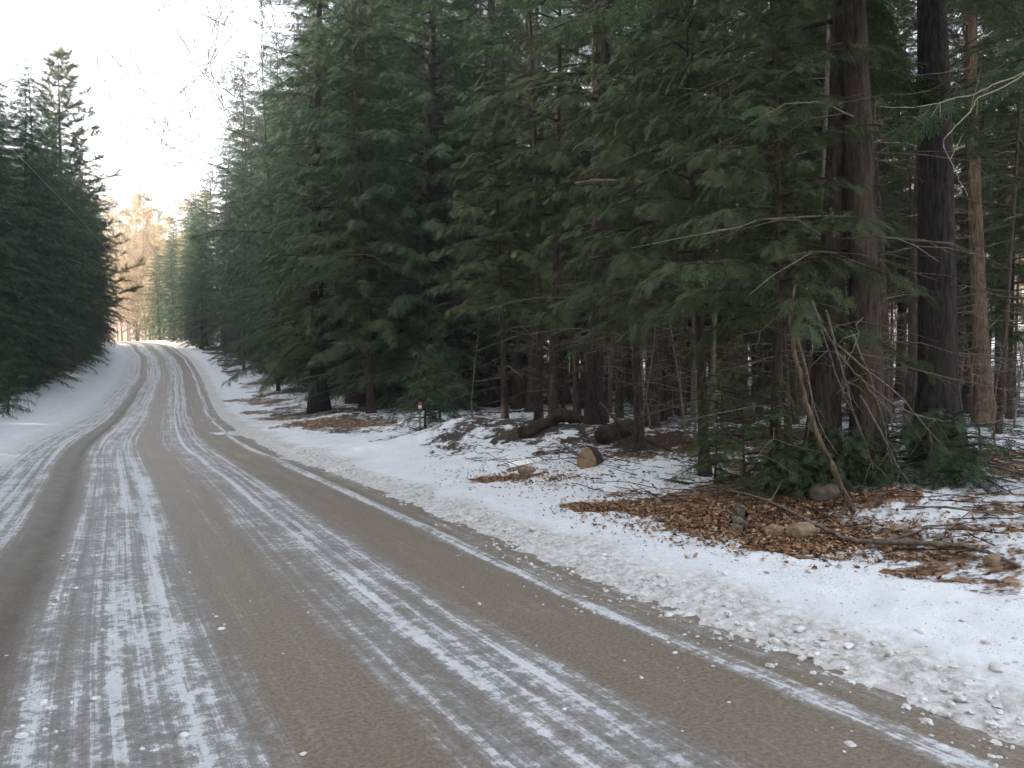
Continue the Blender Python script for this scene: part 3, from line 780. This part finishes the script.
for px, d, lab in ((150, 124, 'sunlit yellow green conifer at the end of the road'), (137, 131, 'smaller pale conifer among the tan hardwoods at the end of the road')):
    plant(SUNC, 'conifer_tree', lab, 'tree', G(px, d), rz(), None, .8 if d > 130 else 1.0)

# white pine on the left
def pine(seed, h):
    g = np.random.default_rng(seed); tk = Tubes(); br = Tubes(); cr = Crown(TF, seed)
    pts, t = trunk_pts(h, g, .006)
    tk.add(pts, .3 * (1 - .93 * t), 10)
    z = 4.0
    while z < h * .985:
        q = (z - 4) / (h - 4); az = g.random() * 6
        for k in range(5):
            L = (5.4 * (1 - q) ** .8 + .5) * (.55 + .6 * g.random()); a = az + k * 1.257 + .4 * (g.random() - .5)
            tt = np.linspace(0, 1, 6)
            p = np.stack([np.cos(a) * L * tt, np.sin(a) * L * tt, z + L * (.05 * tt + .22 * tt ** 2)], -1)
            br.add(p, .045 * (1 - .8 * tt) * (1 - .6 * q), 4)
            for j in range(int(7 + 9 * L / 3)):
                f = .3 + .7 * g.random(); i = min(4, int(f * 5))
                c = p[i] + (p[i + 1] - p[i]) * (f * 5 - i)
                d = (p[i + 1] - p[i]) / L + g.normal(size=3) * np.array([.35, .35, .12]) + np.array([0, 0, .15])
                cr.add(c, d, .5 + .35 * g.random(), 3)
        z += .62 + .25 * g.random()
    return {'trunk': tk.mesh('trunk', M['bark_tan']), 'crown': cr.mesh('crown', [M['needle_pine'], M['bark']], [(br, 1)])}
plant(pine(801, 25), 'pine_tree', 'tall pine with open feathery tiers rising above the left row', 'tree', G(60, 62), .5)

# distant bare wood seen through the trunks
def far_wood():
    g = np.random.default_rng(88); tb = Tubes()
    for i in range(900):
        d = 72 + 70 * g.random(); px = 330 + 950 * g.random(); x = (px - 512) / F * d
        u, _ = lateral(np.array([x]), np.array([d]))
        if u[0] < 46: continue
        h = 12 + 9 * g.random(); z = gz(x, d); r = .05 + .11 * g.random(); lx, ly = g.normal(size=2) * .5
        tb.add([(x, d, z - .2), (x + lx * .4, d + ly * .4, z + h * .5), (x + lx, d + ly, z + h)], [r, r * .7, r * .12], 4)
        for k in range(7):
            f = .3 + .65 * g.random(); a = g.random() * 6.28; L = 1.5 + 2.5 * g.random()
            s = np.array([x + lx * f, d + ly * f, z + h * f]); e = s + np.array([math.cos(a) * L * .7, math.sin(a) * L * .7, L * .7])
            tb.add([s, (s + e) / 2 + g.normal(size=3) * .2, e], [r * .35, r * .25, r * .08], 3)
            for q in range(3):
                b = s + (e - s) * (.4 + .5 * g.random()); tb.add([b, b + g.normal(size=3) * .8 + np.array([0, 0, .6])], [r * .15, r * .05], 3)
    o = ob('far_wood', tb.mesh('far_wood', M['bark_bare']))
    tag(o, 'distant leafless sunlit wood glimpsed through the dark trunks', 'wood', None, 'stuff')
far_wood()

# ------------------------------------------------------------------ small woody things
def smooth_path(pts, r, m=4):
    pts = np.array(pts, float); n = len(pts); r = np.broadcast_to(np.asarray(r, float), (n,))
    e = np.concatenate([[2 * pts[0] - pts[1]], pts, [2 * pts[-1] - pts[-2]]]); out = []; rr = []
    for i in range(n - 1):
        a, b, c, d = e[i:i + 4]
        for q in range(m):
            t = q / m
            out.append(.5 * (2 * b + (c - a) * t + (2 * a - 5 * b + 4 * c - d) * t * t + (3 * b - a - 3 * c + d) * t ** 3)); rr.append(r[i] + (r[i + 1] - r[i]) * t)
    out.append(pts[-1]); rr.append(r[-1])
    return np.array(out), np.array(rr)
def poly_tube(name, pts, r, mat, label, cat, side=6, group=None, twigs=None, parent=None):
    pts, r = smooth_path(pts, r); o0 = pts[0].copy()
    gg = np.random.default_rng(len(pts) + int(abs(o0[0]) * 977)); L = np.linalg.norm(pts[-1] - pts[0])
    if side != 5 or parent is not None or cat == 'branch': pts[1:-1] += gg.normal(size=pts[1:-1].shape) * min(.006, .003 * L); r = r * (1 + .12 * gg.normal(size=len(r)))
    tb = Tubes(); tb.add(pts - o0, r, side, cap=True)
    for q, rr in (twigs or []): tb.add(np.array(q) - o0, rr, 4)
    if parent is not None:
        o = ob(name, tb.mesh(name, mat), parent)
        bpy.context.view_layer.update()
        o.matrix_world = __import__('mathutils').Matrix.Translation(Vector(o0)); return o
    o = ob(name, tb.mesh(name, mat), None, tuple(o0))
    return tag(o, label, cat, group)
def S(*a): return [P(*q) for q in a]
def ground_pts(lst, lift=.02):
    return [np.array([*G(px, d)[:2], G(px, d)[2] + lift + e]) for px, d, e in lst]

poly_tube('dead_pole', S((853, 512, 7.75), (848, 500, 7.8), (833, 468, 7.9), (816, 430, 8.0), (803, 392, 8.1), (795, 355, 8.2), (791, 320, 8.3), (795, 285, 8.4)), [.034, .032, .03, .028, .026, .023, .02, .015], M['bark_tan'],
          'pale leaning dead pole stuck in the leaf patch before the reddish trunk', 'dead tree', 8)
g = np.random.default_rng(5)
for k, q in enumerate([S((806, 288, 8.6), (822, 325, 8.5), (842, 358, 8.4), (860, 378, 8.3), (880, 402, 8.3), (905, 425, 8.3)),
                       S((812, 300, 8.6), (828, 350, 8.5), (842, 390, 8.5), (858, 425, 8.4), (872, 460, 8.4), (888, 478, 8.4)),
                       S((830, 340, 8.5), (870, 372, 8.4), (905, 402, 8.4), (930, 432, 8.4), (948, 452, 8.4)),
                       S((850, 330, 8.7), (866, 368, 8.6), (880, 410, 8.5), (890, 450, 8.5), (893, 478, 8.5)),
                       S((826, 310, 8.6), (836, 350, 8.4), (845, 380, 8.4), (850, 400, 8.4), (862, 440, 8.4)),
                       S((862, 380, 8.5), (900, 408, 8.5), (935, 420, 8.5), (953, 421, 8.5)),
                       S((795, 330, 8.5), (806, 370, 8.4), (812, 400, 8.4), (822, 430, 8.4), (838, 455, 8.4)),
                       S((860, 395, 8.4), (885, 440, 8.3), (900, 470, 8.3), (915, 490, 8.3))]):
    tw = []
    for j in range(4):
        i = g.integers(1, len(q) - 1); e = g.normal(size=3) * np.array([.16, .08, .1]) + np.array([0, 0, -.14]); tw.append(([q[i], q[i] + e * .6, q[i] + e * 1.3 + np.array([0, 0, -.05])], [.005, .004, .002]))
    poly_tube('dead_branch', q, np.linspace(.014, .005, len(q)), M['twig'], None, None, 4, None, tw, BIG['t2'])
for q, r in ((S((1075, 52, 8.0), (1030, 70, 7.7), (1000, 82, 7.6), (975, 93, 7.5), (940, 102, 7.5), (905, 108, 7.5), (880, 106, 7.5)), .0085), (S((1030, 70, 7.7), (1005, 86, 7.6), (978, 98, 7.5), (970, 112, 7.5), (955, 127, 7.5), (943, 143, 7.5), (950, 160, 7.5), (958, 176, 7.5), (968, 196, 7.5)), .0075)):
    tw = []
    for j in range(5):
        i = g.integers(1, len(q) - 1); e = g.normal(size=3) * np.array([.18, .1, .15]); tw.append(([q[i], q[i] + e * .6, q[i] + e * 1.2], [.003, .0025, .0015]))
    poly_tube('dead_branch', q, np.linspace(r, r * .35, len(q)), M['twig_pale'], None, None, 5, None, tw, edge)
poly_tube('dead_branch', S((575, 184, 15.2), (600, 181, 15.1), (640, 183, 15.0), (680, 181, 14.9), (715, 184, 14.8)), [.03, .04, .045, .045, .03], M['twig'], None, None, 5, None, None, BIG['t8'])

poly_tube('fallen_branch', ground_pts([(728, 8.9, .12), (760, 8.3, .14), (790, 7.7, .12), (820, 7.25, .06), (850, 6.95, .02), (885, 6.75, .04), (930, 6.5, .05), (975, 6.2, .05), (1020, 5.8, .0)]), [.009, .013, .016, .02, .024, .026, .023, .018, .01], M['twig'],
          'long fallen branch running from the leaf patch across the snow to the right', 'branch', 6, None,
          [(ground_pts([(885, 6.75, .04), (930, 6.95, .06), (965, 7.05, .05)]), [.012, .009, .004]), (ground_pts([(770, 8.1, .13), (777, 8.1, .25), (783, 8.1, .36)]), [.008, .006, .003]), (ground_pts([(930, 6.5, .05), (975, 6.9, .2), (990, 7.1, .3)]), [.009, .007, .003])])
poly_tube('fallen_branch', ground_pts([(905, 7.7, .0), (945, 7.5, .05), (990, 7.3, .05), (1040, 7.25, .02)]), [.012, .012, .01, .005], M['twig'], 'thin dark stick lying on the snow at the right edge', 'branch', 5)
poly_tube('fallen_branch', ground_pts([(690, 9.9, .0), (720, 9.2, .04), (745, 8.9, .16)]), [.012, .011, .006], M['twig'], 'short stick leaning on the back of the leaf patch', 'branch', 5)
poly_tube('fallen_branch', ground_pts([(600, 15.6, .45), (625, 14.6, .25), (650, 13.6, .12), (672, 12.6, .02)]), [.03, .028, .025, .012], M['bark'], 'dark branch slanting down right of the rotten logs', 'branch', 5)

def lump(name, loc, size, mat, label, cat, seed, group=None, rot=0, rough=.25):
    import bmesh
    bm = bmesh.new(); bmesh.ops.create_icosphere(bm, subdivisions=4, radius=1)
    V = np.array([v.co[:] for v in bm.verts])
    f = 1 + rough * (fbm(V[:, 0] * 1.4 + seed * 3.1 + V[:, 2], V[:, 1] * 1.4 - V[:, 2] * .7, 3, seed) + .35 * fbm(V[:, 0] * 5 + V[:, 2] * 3, V[:, 1] * 5 + seed, 2, seed + 3))
    V = V * f[:, None]
    q = 1.2 * np.sign(V) * np.abs(V) ** .8; V = q * np.array(size)
    for v, c in zip(bm.verts, V): v.co = c
    for fc in bm.faces: fc.smooth = True
    me = bpy.data.meshes.new(name); bm.to_mesh(me); bm.free(); me.materials.append(mat)
    o = ob(name, me, None, loc); o.rotation_euler = (0, 0, rot)
    return tag(o, label, cat, group)
def on(px, d, up): x, y, z = G(px, d); return (x, y, z + up)
lump('rock', on(993, 6.0, .025), (.062, .05, .045), M['rock_tan'], 'small rounded tan rock half sunk in snow at the right edge', 'rock', 3, None, .4)
lump('rock', on(803, 7.3, .04), (.13, .08, .07), M['rock_tan'], 'tan lumpy rock at the front of the leaf patch', 'rock', 4, None, .3)
lump('rock', on(775, 7.45, .03), (.09, .07, .06), M['rock_tan'], 'smaller tan rock just left of the lumpy one in the leaf patch', 'rock', 5, None, 1.0)
lump('rock', on(527, 12.6, .02), (.12, .09, .065), M['rock_tan'], 'brown rock in the small leaf pile at the foot of the mound', 'rock', 7)
lump('rock', on(826, 8.6, .05), (.16, .12, .1), M['rock'], 'dark boulder at the foot of the leaning dead pole', 'rock', 8)

def log(name, a, b, r, bark, end, label, seed, n=16, k=12):
    g = np.random.default_rng(seed)
    a, b = np.array(a), np.array(b); t = np.linspace(0, 1, n)
    pts = a + (b - a) * t[:, None]; pts[:, 2] += .02 * g.normal(size=n); pts -= a
    t_ = thing(name, label, 'stump' if name == 'stump' else 'log', tuple(a))
    tb = Tubes(); prof = r * (1 + .16 * g.normal(size=n)) * (1 - .35 * t ** 3); tb.add(pts, prof, k, jitter=.5, rng=g); ob('bark', tb.mesh('bark', bark), t_)
    tc = Tubes(); d = (b - a) / np.linalg.norm(b - a)
    tc.add([pts[0] - d * .012, pts[0] + d * .02], r * .96, k, cap=True, jitter=.1, rng=g); ob('cut_end', tc.mesh('cut_end', end), t_)
    return t_
def gp(px, d, up): return np.array(on(px, d, up))
def split_log(loc, label):
    """a short split log lying end-on: bark outside, pale cut face towards the road"""
    t_ = thing('cut_log', label, 'log', loc, -.25)
    o = np.array([(-.15, -.12), (-.165, -.02), (-.13, .07), (-.075, .15), (-.02, .205), (.04, .17), (.1, .09), (.145, .0), (.15, -.09), (.09, -.15), (-.06, -.15)])
    n = len(o); V = []
    for yy, sc in ((0, .97), (.015, 1), (.12, 1.03), (.26, 1.02), (.42, .98)):
        for k, (a_, c_) in enumerate(o): V.append((a_ * sc + .15 * yy, yy + .03 * math.sin(k * 1.7), c_ * sc - .12 * yy))
    V = np.array(V); i_ = np.arange(4)[:, None] * n; j_ = np.arange(n)[None]; j2 = (j_ + 1) % n
    q = np.stack([i_ + j_, i_ + j2, i_ + n + j2, i_ + n + j_], -1).reshape(-1, 4)
    ob('bark', make_mesh('bark', V, [q, np.array([list(range(4 * n, 5 * n))[::-1]])], M['bark'], smooth=False), t_)
    f = np.concatenate([V[:n] * np.array([.97, 1, .97]) + np.array([0, -.006, 0]), V[:n] + np.array([0, .012, 0]), [[0, -.01, 0]]])
    r = np.arange(n); r2 = (r + 1) % n
    ob('cut_face', make_mesh('cut_face', f, [np.stack([r, r2, r2 + n, r + n], -1), np.stack([np.full(n, 2 * n), r2, r], -1)], M['wood_cut']), t_)
split_log(on(587, 12.0, .13), 'short split log showing its tan cut end above the leaf patch')
a = gp(522, 15.6, .10); log('rotten_log', a, gp(566, 16.6, .28), .12, M['rotten'], M['rotten'], 'long dark rotten log lying up the snowy mound', 32)
a = gp(602, 14.6, .15); log('rotten_log', a, gp(632, 15.3, .1), .17, M['rotten'], M['rotten'], 'short thick rotten log under the straight black trunk', 33)
a = gp(555, 16.2, .2); log('rotten_log', a, gp(582, 16.8, .2), .12, M['rotten'], M['rotten'], 'upper rotten log on the mound behind the long one', 34)
a = gp(736, 7.75, -.05); log('stump', a, a + np.array([.06, .05, .27]), .075, M['twig'], M['twig'], 'small grey broken stump in the leaf patch', 35)

# marker stake with red and white head
st = thing('marker_stake', 'thin stake with a small red and white head on the snowy bank', 'marker', G(420, 18.8))
tb = Tubes(); tb.add([(0, 0, -.1), (0, 0, .7)], .018, 6, cap=True); ob('post', tb.mesh('post', M['twig']), st)
for nm, z0, z1, m in (('white_band', .7, .78, 'white'), ('red_band', .78, .86, 'red')):
    tb = Tubes(); tb.add([(0, 0, z0), (0, 0, z1)], .04, 8, cap=True); ob(nm, tb.mesh(nm, M[m]), st)

# overhead wire on the left
poly_tube('overhead_wire', [P(-90, 85, 22), P(0, 140, 27), P(52, 190, 34), P(104, 246, 46), P(132, 284, 90)], .013, M['wire'], 'thin overhead wire slanting down across the left trees', 'wire', 5)

# ------------------------------------------------------------------ leaf litter, twigs, slush, saplings
def leaves():
    g = np.random.default_rng(12)
    pos = []
    def spray(n, cx, cy, sx, sy, rot, cut=1.0):
        a = g.random(n) * 6.28; r = np.minimum(np.abs(g.normal(size=n)) * .62, 1.6) * cut
        p, q = np.cos(a) * r * sx, np.sin(a) * r * sy; c, s = math.cos(rot), math.sin(rot)
        pos.append(np.stack([cx + c * p - s * q, cy + s * p + c * q], -1))
    spray(8500, 2.3, 8.0, 1.5, 1.0, -.45); spray(3600, 2.65, 7.1, .9, .6, -.5); spray(1900, 1.05, 9.3, .7, .5, 0); spray(2200, 3.3, 8.5, 1.0, .8, 0)
    spray(2000, 2.4, 8.5, 3.0, 1.9, -.3); spray(1500, .6, 11.5, 3.2, 2.6, -.6); spray(260, -.1, 12.3, .6, .6, 0); spray(110, 3.3, 6.45, .35, .18, -.5); spray(70, 3.0, 5.95, .22, .12, 0); spray(60, 4.1, 7.0, .3, .15, 0); spray(500, 4.3, 6.8, 1.3, .8, -.4)
    spray(900, 0, 12, 3, 3, 0); spray(400, -5.4, 24.5, 2.4, 1.1, -.5); spray(300, -9.2, 32, 2.6, 1.4, -.8); spray(700, 4, 14, 5, 4, 0); spray(120, 1.5, 7.4, 2.2, .9, -.5)
    xy = np.concatenate(pos); N = len(xy)
    uu, _ = lateral(xy[:, 0], xy[:, 1])
    xy = xy[uu > 1.75 + .35 * g.normal(size=N)]; N = len(xy)
    z = ground_z(xy[:, 0], xy[:, 1]) + .003 + .016 * g.random(N)
    # outline of a dry lobed leaf, folded and curled
    o = np.array([(-.5, 0), (-.3, .2), (-.1, .17), (.05, .32), (.2, .16), (.5, 0), (.2, -.17), (.03, -.3), (-.12, -.16), (-.32, -.21)])
    k = len(o)
    s = .018 + .046 * g.random(N) ** 1.5
    a = g.random(N) * 6.28; tx = g.normal(size=N) * .3; ty = g.normal(size=N) * .3; curl = g.normal(size=N) * .5
    X = o[None, :, 0] * s[:, None]; Y = o[None, :, 1] * s[:, None] * 1.2
    Z = (np.abs(Y) * curl[:, None]) + X * tx[:, None] + Y * ty[:, None] + np.abs(X) * .3 * g.normal(size=N)[:, None]
    ca, sa = np.cos(a)[:, None], np.sin(a)[:, None]
    W = np.stack([X * ca - Y * sa + xy[:, :1], X * sa + Y * ca + xy[:, 1:], Z + z[:, None] + s[:, None] * .06], -1)
    base = (np.arange(N) * k)[:, None]
    q = np.concatenate([base + np.array([[0, 1, 8, 9]]), base + np.array([[1, 2, 7, 8]]), base + np.array([[2, 3, 6, 7]]), base + np.array([[3, 4, 5, 6]])])
    me = make_mesh('leaf_litter', W.reshape(-1, 3), [q], M['litter'], attrs={'tint': np.repeat(np.clip(.5 + .27 * g.normal(size=N), 0, 1), k)})
    tag(ob('leaf_litter', me), 'fallen brown leaves strewn on the snow and bare patches of the right bank', 'leaves', None, 'stuff')
leaves()

def twigs():
    g = np.random.default_rng(13); tb = Tubes(); n = 0
    while n < 2600:
        d = 6 + 30 * g.random() ** 1.3; px = 380 + 720 * g.random(); x = (px - 512) / F * d
        u, _ = lateral(np.array([x]), np.array([d]))
        if u[0] < 2.6 or (d < 9 and g.random() < .7): continue
        L = .2 + .7 * g.random() ** 2; a = g.random() * 6.28; z = gz(x, d) + .015
        e = np.array([math.cos(a), math.sin(a), .25 * g.random()]) * L; p = np.array([x, d, z])
        tb.add([p, p + e * .5 + g.normal(size=3) * .03 * L, p + e], [.007, .006, .003], 3); n += 1
    tag(ob('twig_litter', tb.mesh('twig_litter', M['bark'])), 'small dark twigs littering the snowy forest floor', 'twigs', None, 'stuff')
twigs()

def slush():
    g = np.random.default_rng(14)
    import bmesh
    bm = bmesh.new(); bmesh.ops.create_icosphere(bm, subdivisions=2, radius=1)
    B = np.array([v.co[:] for v in bm.verts]); T = np.array([[v.index for v in f.verts] for f in bm.faces]); bm.free()
    us, ys, sz = [], [], []
    for n, u0, su, y0, y1, s0 in ((1700, .62, .17, 2.6, 9, .0075), (900, .3, .3, 2.6, 8, .005), (500, .7, .2, 8, 20, .011), (110, -3.42, .1, 2.6, 9, .012), (260, -3.1, .4, 2.6, 7, .006), (300, -1.9, 1.6, 2.6, 8, .0045), (200, -4.9, .3, 5, 18, .013), (500, 1.2, .5, 2.6, 8, .006)):
        us.append(u0 + su * g.normal(size=n)); ys.append(y0 + (y1 - y0) * g.random(n) ** 1.3); sz.append(s0 * np.exp(.6 * g.normal(size=n)))
    u, y, s = map(np.concatenate, (us, ys, sz)); s = np.minimum(s, np.where(u > 0, .03, .018))
    sl = np.clip(Rs(y), -1.2, 0); c = 1 / np.sqrt(1 + sl * sl)
    x = Rx(y) + u * c; yy = y - u * sl * c
    z = np.maximum(ground_z(x, yy), np.where(u < 1.25, zroad(y) - .004 * (u + 2.4) ** 2, -9))
    keep = fbm(x * 2.1, yy * 2.1, 3, 77) + .25 * g.normal(size=len(u)) > -.02
    x, yy, z, s, u = x[keep], yy[keep], z[keep], s[keep], u[keep]
    N = len(u)
    sc = s[:, None] * (1 + .35 * g.normal(size=(N, 3)).clip(-1, 1)) * np.array([1.15, 1.15, .7])
    a = g.random(N) * 6.28; ca, sa = np.cos(a)[:, None], np.sin(a)[:, None]
    W = B[None] * sc[:, None] * (1 + .5 * (g.random((N, len(B), 1)) - .5))
    W = np.stack([W[..., 0] * ca - W[..., 1] * sa, W[..., 0] * sa + W[..., 1] * ca, W[..., 2]], -1) + np.stack([x, yy, z + s * .3], -1)[:, None]
    F_ = (T[None] + (np.arange(N) * len(B))[:, None, None]).reshape(-1, 3)
    me = make_mesh('slush_lumps', W.reshape(-1, 3), [F_], M['slush'], smooth=False)
    tag(ob('slush_lumps', me), 'lumps of broken snow and slush along the road edge', 'slush', None, 'stuff')
slush()

def sapling_mesh(seed):
    g = np.random.default_rng(seed); h = 2.2 + 2.4 * g.random(); tb = Tubes(); br = Tubes()
    pts, t = trunk_pts(h, g, .05, 7); tb.add(pts, .022 * (1 - .8 * t), 5)
    for i in range(12):
        f = .2 + .75 * g.random(); p = np.array([np.interp(f, t, pts[:, k]) for k in range(3)])
        dead_branch(br, p, g.random() * 6.28, .35 + .6 * g.random() * (1.2 - f), g, droop=-.3 * g.random(), r=.008, sub=3)
    return {'stem': tb.mesh('stem', M['twig']), 'crown': br.mesh('crown', M['twig'])}
SAPM = [sapling_mesh(900 + i) for i in range(4)]
n = 0
while n < 70:
    d = 10.5 + 22 * rng.random(); px = 430 + 620 * rng.random(); x = (px - 512) / F * d
    u, _ = lateral(np.array([x]), np.array([d]))
    if u[0] < 6.0: continue
    plant(SAPM[n % 4], 'bare_sapling', 'thin leafless sapling among the trunks of the shaded wood', 'sapling', (x, d, gz(x, d)), rz(), 'leafless saplings in the right wood', .7 + .6 * float(rng.random())); n += 1

for px, d, sc in ((2, 31.5, .7), (12, 34, .6), (20, 35.5, .55), (29, 37, .5), (37, 39, .45), (7, 36, .7)):
    plant(SAPM[d > 38], 'bare_bush', 'leafless brown bush in the thicket at the far left verge', 'bush', G(px, d), rz(), 'leafless bushes at the far left verge', sc * .8)

# thin volume added to lighten far trees like veiling lens glare
HZ = 0.0011
def glare_haze():
    b = bpy.data.materials.new('glare_haze'); b.use_nodes = True; t = b.node_tree
    t.nodes.remove(t.nodes['Principled BSDF'])
    v = t.nodes.new('ShaderNodeVolumePrincipled'); v.inputs['Color'].default_value = (.86, .92, 1, 1); v.inputs['Density'].default_value = HZ; v.inputs['Anisotropy'].default_value = .3
    t.links.new(v.outputs[0], t.nodes['Material Output'].inputs['Volume'])
    lo, hi = np.array([-620, -520, -4.0]), np.array([620, 520, 120.0])
    V = np.array([[(lo, hi)[i][0], (lo, hi)[j][1], (lo, hi)[k][2]] for i in (0, 1) for j in (0, 1) for k in (0, 1)])
    q = np.array([[0, 1, 3, 2], [4, 6, 7, 5], [0, 4, 5, 1], [2, 3, 7, 6], [0, 2, 6, 4], [1, 5, 7, 3]])
    tag(ob('glare_haze', make_mesh('glare_haze', V, [q], b)), 'thin pale volume added to lighten far trees like veiling lens glare', 'glare_haze', None, 'stuff')
glare_haze()

# last trees of both rows, and unseen trees added on the left to block stray sun
r2 = np.random.default_rng(21)
for u_, y_, sc in ((4.2, 101, .62), (3.6, 105, .58), (3.4, 109, .5), (6.5, 104, .66), (5.5, 110, .6), (2.9, 96, .6), (3.0, 91, .62)):
    plant(SKIRT[int(y_) % 3], 'hemlock_tree', LBL_R, 'tree', Q(u_, y_), float(r2.random() * 6), GR_R, sc)
for x_, y_ in ((-14.5, 5.2), (-22, 4.4), (-16.5, 10.6), (-24, 9.6)):
    plant(SKIRT[int(y_) % 3], 'hemlock_tree', 'nearer hemlock added to the left roadside wood to shade road and snow', 'tree', (x_, y_, gz(x_, y_)), float(r2.random() * 6), 'hemlocks added to the left wood beside the viewer', .95)
